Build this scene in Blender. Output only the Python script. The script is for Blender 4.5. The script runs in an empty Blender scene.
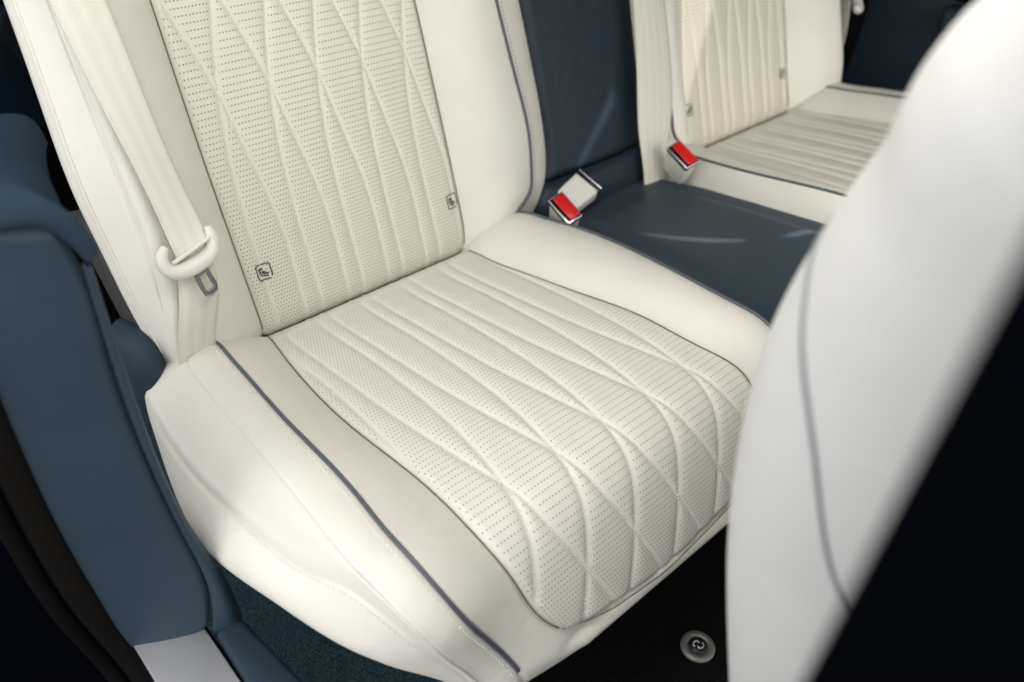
import bpy, bmesh, math, random
import numpy as np
from mathutils import Vector, Matrix
random.seed(4)
rng = np.random.default_rng(4)
scene = bpy.context.scene
COL = scene.collection

# ------------------------------------------------------------------ camera
cam_data = bpy.data.cameras.new("camera")
cam = bpy.data.objects.new("camera", cam_data)
COL.objects.link(cam)
cam.location = (-.3215, -.7471, .6186)
cam.rotation_euler = (.8958, -.0479, -.7361)
cam_data.sensor_width = 36
cam_data.lens = 28.976
cam_data.clip_start = .01
cam_data.clip_end = 60
cam_data.dof.use_dof = True
cam_data.dof.focus_distance = .84
cam_data.dof.aperture_fstop = 3.6
scene.camera = cam

# ------------------------------------------------------------------ light
world = bpy.data.worlds.new("World")
scene.world = world
world.use_nodes = True
bg = world.node_tree.nodes["Background"]
bg.inputs[0].default_value = (.985, .99, 1, 1)
bg.inputs[1].default_value = 1.22

def area(name, loc, target, size, sizey, power, col, spread=180):
    l = bpy.data.lights.new(name, 'AREA')
    l.shape = 'RECTANGLE'
    l.size, l.size_y, l.energy, l.color = size, sizey, power, col
    l.spread = math.radians(spread)
    o = bpy.data.objects.new(name, l)
    COL.objects.link(o)
    o.location = loc
    o.rotation_euler = (Vector(target) - Vector(loc)).to_track_quat('-Z', 'Y').to_euler()
    return o

area("door_opening_light", (-2.2, -.75, 2.2), (0, -.15, 0), 3.0, 2.0, 12, (.97, .99, 1))
area("windscreen_light", (.1, -1.9, 1.15), (.1, 0, .1), 1.2, .8, 16, (1, .94, .83))
area("cabin_fill_light", (.13, -.37, .785), (.13, -.20, .05), .45, .36, 2.5, (1, .965, .90))  # added fill under the roof to brighten the near seat, no lamp seen there
sun = bpy.data.lights.new("sun", 'SUN'); sun.energy = 4.5; sun.angle = math.radians(.9); sun.color = (1, .96, .9)
sun_o = bpy.data.objects.new("sun", sun); COL.objects.link(sun_o)
sun_o.rotation_euler = Vector((-.36, .22, -.91)).to_track_quat('-Z', 'Y').to_euler()
scene.view_settings.view_transform = 'Standard'
scene.view_settings.look = 'None'
scene.view_settings.exposure = .62
scene.view_settings.gamma = 1

# ------------------------------------------------------------------ materials
def newmat(name):
    m = bpy.data.materials.new(name)
    m.use_nodes = True
    nt = m.node_tree
    return m, nt, nt.nodes["Principled BSDF"]

def leather(name, col, rough=.45, grain=900, bump=.08, spec=.4, var=.04):
    m, nt, b = newmat(name)
    N, L = nt.nodes, nt.links
    tc = N.new("ShaderNodeTexCoord")
    vo = N.new("ShaderNodeTexVoronoi"); vo.inputs["Scale"].default_value = grain
    no = N.new("ShaderNodeTexNoise"); no.inputs["Scale"].default_value = 9; no.inputs["Detail"].default_value = 4
    L.new(tc.outputs["Object"], vo.inputs["Vector"]); L.new(tc.outputs["Object"], no.inputs["Vector"])
    ramp = N.new("ShaderNodeMapRange"); ramp.inputs[1].default_value = .3; ramp.inputs[2].default_value = .7
    ramp.inputs[3].default_value = 1 - var; ramp.inputs[4].default_value = 1 + var
    L.new(no.outputs["Fac"], ramp.inputs[0])
    mx = N.new("ShaderNodeVectorMath"); mx.operation = 'SCALE'; mx.inputs[0].default_value = col
    L.new(ramp.outputs[0], mx.inputs["Scale"]); L.new(mx.outputs[0], b.inputs["Base Color"])
    r2 = N.new("ShaderNodeMapRange"); r2.inputs[3].default_value = rough - .06; r2.inputs[4].default_value = rough + .06
    L.new(no.outputs["Fac"], r2.inputs[0]); L.new(r2.outputs[0], b.inputs["Roughness"])
    b.inputs["Specular IOR Level"].default_value = spec
    bp = N.new("ShaderNodeBump"); bp.inputs["Strength"].default_value = bump; bp.inputs["Distance"].default_value = .0006
    L.new(vo.outputs["Distance"], bp.inputs["Height"]); L.new(bp.outputs[0], b.inputs["Normal"])
    n2 = N.new("ShaderNodeTexNoise"); n2.inputs["Scale"].default_value = 34; n2.inputs["Detail"].default_value = 3; n2.inputs["Distortion"].default_value = .8
    b2 = N.new("ShaderNodeBump"); b2.inputs["Strength"].default_value = .22; b2.inputs["Distance"].default_value = .004
    L.new(tc.outputs["Object"], n2.inputs["Vector"]); L.new(n2.outputs["Fac"], b2.inputs["Height"]); L.new(b2.outputs[0], bp.inputs["Normal"])
    return m

def plain(name, col, rough=.4, metal=0, spec=.5, coat=0):
    m, nt, b = newmat(name)
    b.inputs["Base Color"].default_value = (*col, 1)
    b.inputs["Roughness"].default_value = rough
    b.inputs["Metallic"].default_value = metal
    b.inputs["Specular IOR Level"].default_value = spec
    b.inputs["Coat Weight"].default_value = coat
    N, L = nt.nodes, nt.links
    tc = N.new("ShaderNodeTexCoord"); no = N.new("ShaderNodeTexNoise"); no.inputs["Scale"].default_value = 60
    no.inputs["Detail"].default_value = 5
    L.new(tc.outputs["Object"], no.inputs["Vector"])
    r = N.new("ShaderNodeMapRange"); r.inputs[3].default_value = rough * .85; r.inputs[4].default_value = min(1, rough * 1.15)
    L.new(no.outputs["Fac"], r.inputs[0]); L.new(r.outputs[0], b.inputs["Roughness"])
    return m

def perforated(name, col, holecol=(.07, .06, .05), amount=.85):
    m, nt, b = newmat(name)
    N, L = nt.nodes, nt.links
    uv = N.new("ShaderNodeUVMap"); uv.uv_map = "UVMap"
    sp = N.new("ShaderNodeSeparateXYZ"); L.new(uv.outputs[0], sp.inputs[0])
    gap = N.new("ShaderNodeAttribute"); gap.attribute_name = "row_gap"
    msk = N.new("ShaderNodeAttribute"); msk.attribute_name = "punch"
    def M(op, a, bb=None, c=None):
        n = N.new("ShaderNodeMath"); n.operation = op
        for i, x in enumerate((a, bb, c)):
            if x is None: continue
            if isinstance(x, (int, float)): n.inputs[i].default_value = x
            else: L.new(x, n.inputs[i])
        return n.outputs[0]
    row = M('FLOOR', sp.outputs[1])
    odd = M('MULTIPLY', M('MODULO', row, 2.0), .5)
    uu = M('ADD', sp.outputs[0], odd)
    du = M('MULTIPLY', M('SUBTRACT', M('FRACT', uu), .5), .0039)
    dv = M('MULTIPLY', M('SUBTRACT', M('FRACT', sp.outputs[1]), .5), gap.outputs["Fac"])
    d = M('SQRT', M('ADD', M('MULTIPLY', du, du), M('MULTIPLY', dv, dv)))
    mr = N.new("ShaderNodeMapRange"); mr.interpolation_type = 'SMOOTHSTEP'
    mr.inputs[1].default_value = .00050; mr.inputs[2].default_value = .00098; mr.inputs[3].default_value = 1; mr.inputs[4].default_value = 0
    L.new(d, mr.inputs[0])
    hard = N.new("ShaderNodeMapRange"); hard.inputs[1].default_value = .42; hard.inputs[2].default_value = .58
    L.new(msk.outputs["Fac"], hard.inputs[0])
    hole = M('MULTIPLY', mr.outputs[0], hard.outputs[0])
    mix = N.new("ShaderNodeMix"); mix.data_type = 'RGBA'
    mix.inputs[6].default_value = (*col, 1); mix.inputs[7].default_value = (*holecol, 1)
    L.new(M('MULTIPLY', hole, amount), mix.inputs[0]); L.new(mix.outputs[2], b.inputs["Base Color"])
    tc = N.new("ShaderNodeTexCoord"); vo = N.new("ShaderNodeTexVoronoi"); vo.inputs["Scale"].default_value = 1000
    L.new(tc.outputs["Object"], vo.inputs["Vector"])
    h = M('SUBTRACT', M('MULTIPLY', vo.outputs["Distance"], .12), hole)
    bp = N.new("ShaderNodeBump"); bp.inputs["Strength"].default_value = .5; bp.inputs["Distance"].default_value = .0007
    L.new(h, bp.inputs["Height"]); L.new(bp.outputs[0], b.inputs["Normal"])
    b.inputs["Roughness"].default_value = .5
    b.inputs["Specular IOR Level"].default_value = .35
    return m

def webbing(name, col):
    m, nt, b = newmat(name)
    N, L = nt.nodes, nt.links
    uv = N.new("ShaderNodeUVMap"); uv.uv_map = "UVMap"
    wv = N.new("ShaderNodeTexWave"); wv.wave_type = 'BANDS'; wv.bands_direction = 'DIAGONAL'; wv.inputs["Scale"].default_value = 240
    wv.inputs["Distortion"].default_value = 1.2
    L.new(uv.outputs[0], wv.inputs["Vector"])
    w2 = N.new("ShaderNodeTexWave"); w2.wave_type = 'BANDS'; w2.bands_direction = 'X'; w2.inputs["Scale"].default_value = 22
    w2.inputs["Distortion"].default_value = .6
    L.new(uv.outputs[0], w2.inputs["Vector"])
    mr = N.new("ShaderNodeMapRange"); mr.inputs[3].default_value = .965; mr.inputs[4].default_value = 1.03
    L.new(w2.outputs["Fac"], mr.inputs[0])
    mx = N.new("ShaderNodeVectorMath"); mx.operation = 'SCALE'; mx.inputs[0].default_value = col
    L.new(mr.outputs[0], mx.inputs["Scale"]); L.new(mx.outputs[0], b.inputs["Base Color"])
    bp = N.new("ShaderNodeBump"); bp.inputs["Strength"].default_value = .25; bp.inputs["Distance"].default_value = .0004
    L.new(wv.outputs["Fac"], bp.inputs["Height"]); L.new(bp.outputs[0], b.inputs["Normal"])
    b.inputs["Roughness"].default_value = .6; b.inputs["Specular IOR Level"].default_value = .25
    return m

def fuzzy(name, c1, c2, scale=420):
    m, nt, b = newmat(name)
    N, L = nt.nodes, nt.links
    tc = N.new("ShaderNodeTexCoord"); no = N.new("ShaderNodeTexNoise"); no.inputs["Scale"].default_value = scale; no.inputs["Detail"].default_value = 6
    L.new(tc.outputs["Object"], no.inputs["Vector"])
    cr = N.new("ShaderNodeValToRGB"); cr.color_ramp.elements[0].color = (*c1, 1); cr.color_ramp.elements[1].color = (*c2, 1)
    cr.color_ramp.elements[0].position = .38; cr.color_ramp.elements[1].position = .66
    L.new(no.outputs["Fac"], cr.inputs[0]); L.new(cr.outputs[0], b.inputs["Base Color"])
    bp = N.new("ShaderNodeBump"); bp.inputs["Strength"].default_value = 1; bp.inputs["Distance"].default_value = .004
    L.new(no.outputs["Fac"], bp.inputs["Height"]); L.new(bp.outputs[0], b.inputs["Normal"])
    b.inputs["Roughness"].default_value = .95; b.inputs["Specular IOR Level"].default_value = .1
    return m

CREAM = (.74, .715, .65)
cream = leather("cream_leather", CREAM, .48, 620, .22, .32)
cream_front = leather("pale_leather", (.69, .685, .665), .55, 900, .06, .3)
cream_perf = perforated("perforated_cream_leather", (.72, .68, .59))
cream_perf_seat = perforated("perforated_cream_seat_leather", (.745, .715, .645), (.12, .11, .10), .7)
navy = leather("navy_leather", (.027, .0435, .061), .55, 1100, .18, .14, .08)
navy_matte = leather("matte_navy_leather", (.024, .039, .055), .8, 1100, .18, 0)
navy_shaded = leather("shaded_navy_leather", (.0155, .0285, .041), .46, 1000, .15, .3, .06)  # navy leather again, the shade of the inner cabin put into its colour
navy_lit = leather("lit_navy_leather", (.038, .058, .077), .5, 1000, .15, .3, .06)  # navy leather again, sheen on the middle cushion put into a paler colour
pillar_m = leather("pillar_trim", (.0009, .0012, .0024), .8, 700, .1, .015, .05)
seam_shade_mat = plain("seam_shade", (.20, .175, .135), .8, spec=.1)  # shadow in the insert seams, put into the colour of a thin tube
piping_mat = plain("grey_blue_piping", (.085, .097, .115), .45)
stitch_cream = plain("cream_thread", (.74, .72, .665), .7, spec=.2)
stitch_grey = plain("grey_thread", (.22, .22, .22), .7, spec=.2)
stitch_blue = plain("blue_thread", (.16, .25, .36), .7, spec=.2)
print_mat = plain("dark_print", (.045, .05, .055), .6)
webb = webbing("cream_webbing", (.70, .675, .60))
plastic = plain("cream_plastic", (.76, .73, .67), .42)
chrome = plain("chrome", (.78, .78, .79), .24, 1)
steel = plain("polished_steel", (.40, .41, .42), .22, 1)
dark_metal = plain("dark_steel", (.10, .11, .12), .3, 1)
red_pl = plain("red_plastic", (.62, .012, .012), .3, coat=.2)
black = plain("black_trim", (.003, .003, .0035), .8, spec=.05)
rubber = plain("door_seal_rubber", (.006, .0055, .005), .85, spec=.04)
carpet_m = fuzzy("navy_carpet", (.014, .032, .044), (.058, .108, .135), 480)
mat_m = fuzzy("black_mat", (.001, .001, .0012), (.004, .004, .005), 420)
alu = plain("brushed_aluminium", (.60, .60, .63), .38, .7)
grey_mesh = plain("grey_mesh", (.045, .045, .046), .7)

# ------------------------------------------------------------------ helpers
def setp(o, label=None, cat=None, group=None, kind=None):
    if label: o["label"] = label
    if cat: o["category"] = cat
    if group: o["group"] = group
    if kind: o["kind"] = kind
    return o

def empty(name, loc, label, cat, group=None):
    o = bpy.data.objects.new(name, None); COL.objects.link(o)
    o.location = loc; o.empty_display_size = .05
    return setp(o, label, cat, group)

def link(name, me, mat, parent=None):
    o = bpy.data.objects.new(name, me); COL.objects.link(o)
    if mat: me.materials.append(mat)
    if parent is not None:
        o.parent = parent
        base = Vector(parent.location)
        p = parent.parent
        while p is not None:
            base += Vector(p.location); p = p.parent
        # mesh data is written in world coordinates; bring it to the parent's frame
        me.transform(Matrix.Translation(-base))
    return o

def mesh_from(name, V, Fc, smooth=True, uv=None, attrs=None):
    me = bpy.data.meshes.new(name)
    V = np.asarray(V, dtype=np.float64)
    Fc = np.asarray(Fc)
    me.vertices.add(len(V)); me.vertices.foreach_set("co", V.astype(np.float32).ravel())
    k = Fc.shape[1]
    me.loops.add(Fc.size); me.loops.foreach_set("vertex_index", Fc.astype(np.int32).ravel())
    me.polygons.add(len(Fc)); me.polygons.foreach_set("loop_start", np.arange(0, Fc.size, k, dtype=np.int32))
    me.polygons.foreach_set("loop_total", np.full(len(Fc), k, dtype=np.int32))
    me.polygons.foreach_set("use_smooth", np.full(len(Fc), smooth))
    me.update(calc_edges=True)
    if uv is not None:
        l = me.uv_layers.new(name="UVMap")
        l.data.foreach_set("uv", uv[Fc.ravel()].astype(np.float32).ravel())
    for k_, a in (attrs or {}).items():
        at = me.attributes.new(k_, 'FLOAT', 'POINT'); at.data.foreach_set("value", np.asarray(a, np.float32).ravel())
    me.validate(); me.update()
    return me

def grid_faces(n, m, close_u=False, close_v=False):
    nu = n if close_u else n - 1; nv = m if close_v else m - 1
    i, j = np.meshgrid(np.arange(nu), np.arange(nv), indexing='ij')
    i2, j2 = (i + 1) % n, (j + 1) % m
    return np.stack([i * m + j, i2 * m + j, i2 * m + j2, i * m + j2], -1).reshape(-1, 4)

def grid(name, P, mat, parent=None, close_v=False, uv=None, attrs=None, flip=False):
    n, m = P.shape[:2]
    Fc = grid_faces(n, m, False, close_v)
    if flip: Fc = Fc[:, ::-1]
    me = mesh_from(name, P.reshape(-1, 3), Fc, True, None if uv is None else uv.reshape(-1, 2), attrs)
    return link(name, me, mat, parent)

def smoothcurve(pts, n):
    P = np.array(pts, float)
    t = np.r_[0, np.cumsum(np.linalg.norm(np.diff(P, axis=0), axis=1))]
    return spline(t, P, np.linspace(0, t[-1], n))

def spline(t, P, tt):
    t = np.asarray(t, float); P = np.asarray(P, float); tt = np.asarray(tt, float)
    one = P.ndim == 1
    if one: P = P[:, None]
    m = len(t); h = np.diff(t)
    if m == 2:
        out = P[0] + (P[1] - P[0]) * ((tt - t[0]) / h[0])[:, None]
        return out[:, 0] if one else out
    A = np.zeros((m, m)); B = np.zeros_like(P); A[0, 0] = A[-1, -1] = 1
    for i in range(1, m - 1):
        A[i, i - 1] = h[i - 1]; A[i, i] = 2 * (h[i - 1] + h[i]); A[i, i + 1] = h[i]
        B[i] = 6 * ((P[i + 1] - P[i]) / h[i] - (P[i] - P[i - 1]) / h[i - 1])
    Mm = np.linalg.solve(A, B)
    k = np.clip(np.searchsorted(t, tt) - 1, 0, m - 2)
    a = ((t[k + 1] - tt) / h[k])[:, None]; b = ((tt - t[k]) / h[k])[:, None]; hh = (h[k] ** 2)[:, None]
    out = a * P[k] + b * P[k + 1] + ((a ** 3 - a) * Mm[k] + (b ** 3 - b) * Mm[k + 1]) * hh / 6
    return out[:, 0] if one else out

def frames(P):
    T = np.gradient(P, axis=0); T /= np.linalg.norm(T, axis=1)[:, None] + 1e-12
    u = np.cross(T[0], (0.13, .21, .97)); u /= np.linalg.norm(u)
    U = [u]
    for i in range(1, len(P)):
        u = U[-1] - T[i] * np.dot(U[-1], T[i]); u /= np.linalg.norm(u); U.append(u)
    U = np.array(U)
    return T, U, np.cross(T, U)

def tube(name, P, r, mat, parent=None, sides=10):
    P = np.asarray(P, float); n = len(P)
    r = np.full(n, r) if np.isscalar(r) else np.asarray(r)
    T, U, W = frames(P)
    a = np.linspace(0, 2 * np.pi, sides, endpoint=False)
    Q = P[:, None] + r[:, None, None] * (np.cos(a)[None, :, None] * U[:, None] + np.sin(a)[None, :, None] * W[:, None])
    # rounded ends
    Q = np.concatenate([np.repeat(P[:1, None], sides, 1), Q, np.repeat(P[-1:, None], sides, 1)], 0)
    return grid(name, Q, mat, parent, close_v=True)

def stitches(name, P, Nn, mat, parent, length=.0034, pitch=.005, rad=.00055, lift=.0004):
    """one row of thread stitches following a polyline P with surface normals Nn"""
    P = np.asarray(P); Nn = np.asarray(Nn)
    s = np.r_[0, np.cumsum(np.linalg.norm(np.diff(P, axis=0), axis=1))]
    k = np.arange(0, s[-1] - length, pitch)
    f = lambda A, x: np.stack([np.interp(x, s, A[:, i]) for i in range(3)], -1)
    A0, A1, N0 = f(P, k), f(P, k + length), f(Nn, k)
    d = A1 - A0; d /= np.linalg.norm(d, axis=1)[:, None] + 1e-12
    b = np.cross(d, N0); b /= np.linalg.norm(b, axis=1)[:, None] + 1e-12
    V = []; Fc = []
    prof = [(0, .0), (.18, .9), (.5, 1.15), (.82, .9), (1, .0)]
    ang = np.linspace(0, 2 * np.pi, 6, endpoint=False)
    rings = []
    for t, rr in prof:
        C0 = A0 + (A1 - A0) * t + N0 * (lift * (1 if 0 < t < 1 else -.8))
        ring = C0[:, None] + rad * max(rr, .15) * (np.cos(ang)[None, :, None] * b[:, None] + np.sin(ang)[None, :, None] * N0[:, None])
        rings.append(ring)
    Q = np.stack(rings, 1)          # stitch, ring, side
    ns = len(k); base = grid_faces(5, 6, False, True)
    Fc = (base[None] + (np.arange(ns) * 30)[:, None, None]).reshape(-1, 4)
    me = mesh_from(name, Q.reshape(-1, 3), Fc)
    return link(name, me, mat, parent)

def solid(name, V, Fc, mat, parent=None, bevel=0, seg=2, smooth=True):
    me = bpy.data.meshes.new(name); me.from_pydata([tuple(v) for v in V], [], [tuple(f) for f in Fc])
    bm = bmesh.new(); bm.from_mesh(me); bmesh.ops.recalc_face_normals(bm, faces=bm.faces)
    if bevel: bmesh.ops.bevel(bm, geom=list(bm.edges), offset=bevel, segments=seg, profile=.5, affect='EDGES', clamp_overlap=True)
    for f in bm.faces: f.smooth = smooth
    bm.to_mesh(me); bm.free()
    o = link(name, me, mat, parent)
    if smooth and bevel:
        try: me.set_sharp_from_angle(angle=math.radians(50))
        except Exception: pass
    return o

BOXF = [(0, 1, 3, 2), (4, 6, 7, 5), (0, 4, 5, 1), (2, 3, 7, 6), (0, 2, 6, 4), (1, 5, 7, 3)]
def obox(name, C, A, B, N, la, lb, ln, mat, parent=None, bevel=.002, seg=3, taper=1):
    C, A, B, N = map(lambda q: np.array(q, float), (C, A, B, N))
    V = []
    for i in (-1, 1):
        for j in (-1, 1):
            for k in (-1, 1):
                s = taper if i < 0 else 1
                V.append(C + A * la / 2 * i + B * lb / 2 * j * s + N * ln / 2 * k * s)
    return solid(name, V, BOXF, mat, parent, bevel, seg)

def prism(name, loop, nrm, depth, mat, parent=None, bevel=.002, seg=2):
    loop = [np.array(q, float) for q in loop]; n = len(loop); nrm = np.array(nrm, float)
    V = loop + [q - nrm * depth for q in loop]
    Fc = [tuple(range(n)), tuple(range(2 * n - 1, n - 1, -1))] + [(i, (i + 1) % n, (i + 1) % n + n, i + n) for i in range(n)]
    return solid(name, V, Fc, mat, parent, bevel, seg)

def pad(name, L, Rr, nrm, mat, parent=None, bulge=.004, roll=.012, edge=.12, nu=40, nv=90, ends=True):
    """padded panel lofted between two edge curves, cushioned and rolled back along its border"""
    L = smoothcurve(L, nv); Rr = smoothcurve(Rr, nv); nrm = np.array(nrm, float); nrm /= np.linalg.norm(nrm)
    u = (1 - np.cos(np.linspace(0, np.pi, nu))) / 2; t = np.linspace(0, 1, nv)
    t = t + 0 * t
    P = L[None] + (Rr - L)[None] * u[:, None, None]
    eu = np.minimum(u, 1 - u); w = np.linalg.norm(Rr - L, axis=1).mean()
    tl = np.linalg.norm(np.diff(L, axis=0), axis=1).sum()
    et = np.minimum(t, 1 - t) * tl
    rr = edge * w
    def prof(e): 
        x = np.clip(1 - e / rr, 0, 1); return -(1 - np.sqrt(np.clip(1 - x * x, 0, 1)))
    d = np.add.outer(prof(eu * w) * roll, prof(et) * roll * (1 if ends else 0)) + np.multiply.outer(np.sin(np.pi * u), np.sin(np.pi * np.clip(t, .0, 1)) ** .5) * bulge
    P = P + d[..., None] * nrm
    return grid(name, P, mat, parent)

def sstep(a, b, x):
    t = np.clip((x - a) / (b - a), 0, 1); return t * t * (3 - 2 * t)

# ------------------------------------------------------------------ seat profile surfaces
class Profile:
    """a curve in the seat's side view (y, z), swept across the car; points are (x, length along curve, height off it)"""
    def __init__(s, yz, flip, zero):
        P = np.array(yz, float); t = np.r_[0, np.cumsum(np.hypot(*np.diff(P, axis=0).T))]
        s.q = spline(t, P, np.linspace(0, t[-1], 500))
        s.v = np.r_[0, np.cumsum(np.hypot(*np.diff(s.q, axis=0).T))]
        g = np.gradient(s.q, axis=0); g /= np.hypot(*g.T)[:, None]
        s.n = np.stack([-g[:, 1], g[:, 0]], 1) * flip
        s.v -= zero(s)
    def at(s, x, v, d=0, drop=0):
        x, v, d, drop = np.broadcast_arrays(x, v, d, drop)
        f = lambda a: np.interp(v, s.v, a)
        return np.stack([x, f(s.q[:, 0]) + d * f(s.n[:, 0]), f(s.q[:, 1]) + d * f(s.n[:, 1]) - drop], -1)
    def nrm(s, v):
        v = np.asarray(v); return np.stack([0 * v, np.interp(v, s.v, s.n[:, 0]), np.interp(v, s.v, s.n[:, 1])], -1)

CUSH = Profile([(-a, b) for a, b in [(-.05, -.045), (-.02, -.02), (0, 0), (.05, .0105), (.1, .0180), (.194, .0329), (.289, .0462), (.336, .0507), (.381, .0525),
    (.4226, .0470), (.446, .030), (.464, .002), (.479, -.028), (.491, -.056), (.4955, -.072), (.494, -.084), (.483, -.096), (.44, -.105)]], -1,
    lambda s: np.interp(0, -s.q[:90, 0], s.v[:90]))
REC = math.radians(20.4)
BACK = Profile([(.055, -.05), (.028, -.022)] + [(q * math.sin(REC) + o, q * math.cos(REC)) for q, o in ((-.004, .006), (.012, .0005), (.03, 0), (.1, 0), (.2, 0), (.35, 0), (.5, .006), (.6, .02))], 1,
    lambda s: np.interp(0, s.q[:200, 1], s.v[:200]))
VF = .577
def cv(pts):
    t, y = zip(*pts); t = np.array(t); y = np.array(y)
    def f(v):
        v = np.asarray(v, float); sh = v.shape
        return spline(t, y, np.clip(v.ravel(), t[0], t[-1])).reshape(sh)
    return f
def lin(pts):
    t, y = zip(*pts)
    return lambda v: np.interp(v, t, y)

# cushion edge curves, x as a function of the distance from the bite line
c_sil = cv([(-.05, -.100), (-.02, -.133), (.03, -.156), (.153, -.184), (.25, -.192), (.33, -.179), (.41, -.156), (.47, -.127), (.51, -.106), (.56, -.082), (.66, -.05)])
c_mid = cv([(-.05, -.090), (.051, -.108), (.217, -.122), (.318, -.129), (.382, -.133), (.425, -.129), (.457, -.116), (.5, -.096), (.55, -.073), (.66, -.045)])
c_out0 = cv([(-.05, -.105), (-.02, -.136), (.02, -.154), (.059, -.160), (.198, -.170), (.276, -.165), (.352, -.156), (.39, -.146), (.425, -.135), (.457, -.121), (.5, -.101), (.55, -.078), (.66, -.049)])
c_pipe = cv([(-.05, -.064), (.045, -.069), (.224, -.085), (.35, -.092), (.431, -.092), (.472, -.076), (.525, -.051), (.57, -.033), (.66, -.02)])
c_iL = cv([(-.05, .004), (.0, .0), (.108, -.016), (.239, -.0265), (.314, -.0245), (.379, -.024), (.429, -.0235), (.476, -.0135), (.503, -.007), (.538, .0105), (.554, .024), (.58, .043), (.66, .05)])
c_iR = cv([(-.05, .302), (0, .304), (.074, .308), (.144, .314), (.21, .321), (.297, .331), (.361, .331), (.407, .337), (.438, .344), (.52, .335), (.58, .31), (.66, .3)])
c_pR = cv([(-.05, .393), (.038, .396), (.12, .4048), (.3, .3935), (.382, .389), (.412, .3905), (.5, .375), (.66, .35)])

def section(xs, ds, drops, breaks, n):
    """cross-sections through control curves; piecewise cubic between break indices"""
    X, D, H = [], [], []
    nv = xs.shape[1]
    for (a, b), m in zip(breaks, n):
        for arr, out in ((xs, X), (ds, D), (drops, H)):
            t = np.linspace(0, 1, b - a + 1); tt = np.linspace(0, 1, m)
            if a > 0: tt = tt[1:]
            out.append(spline(t, arr[a:b + 1], tt))
    return np.concatenate(X), np.concatenate(D), np.concatenate(H)

def quilt(kind):
    """stitch lines of the quilting: list of functions x(v)"""
    if kind == 'cushion':
        Rv = lin([(-.1, 0), (.15, 0), (.2, .001), (.25, .0025), (.3, .007), (.35, .0145), (.4, .026), (.45, .037), (.5, .058), (.53, .072), (.56, .084), (.6, .095)])
        Lv = lin([(-.1, 0), (.15, 0), (.2, -.0015), (.25, -.004), (.3, -.0075), (.35, -.013), (.4, -.021), (.45, -.0315), (.5, -.047), (.53, -.058), (.56, -.070), (.6, -.085)])
        gv = lin([(-.1, 0), (.15, 0), (.3, .025), (.4, .055), (.45, .075), (.6, .09)])
        xc = .16; r0, l0, p = .0118, .0542, .0615
    else:
        Rv = lin([(-.1, -.002), (.04, 0), (.12, 0), (.16, .0015), (.2, .004), (.24, .0095), (.28, .017), (.32, .027), (.36, .038), (.4, .049), (.46, .066), (.52, .08), (.6, .09)])
        Lv = lin([(-.1, -.003), (.02, -.002), (.08, 0), (.12, -.001), (.16, -.0055), (.2, -.0125), (.24, -.019), (.28, -.0265), (.32, -.038), (.36, -.050), (.4, -.062), (.46, -.08), (.52, -.094), (.6, -.1)])
        gv = lin([(-.1, 0), (.6, 0)]); xc = .16; r0, l0, p = .0195, .0595, .0618
    fs = []
    sm = lambda f: (lambda v: (f(v - .012) + f(v - .006) + f(v) + f(v + .006) + f(v + .012)) / 5)
    for k in range(-2, 8):
        for base, fam in ((r0, Rv), (l0, Lv)):
            x0 = base + k * p
            fs.append(lambda v, x0=x0, fam=sm(fam): xc + (x0 - xc) * (1 + gv(v)) + fam(v))
    return fs

def groove_dist(fs, x, v):
    d = np.full(np.broadcast(x, v).shape, 9.)
    for f in fs:
        g = (f(v + .002) - f(v - .002)) / .004
        d = np.minimum(d, np.abs(x - f(v)) / np.sqrt(1 + g * g))
    return d

def seam_shade_line(name, P, parent):
    return tube(name, P, .0007, seam_shade_mat, parent, 8)  # dark tube standing in for the shade inside the seam

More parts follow.
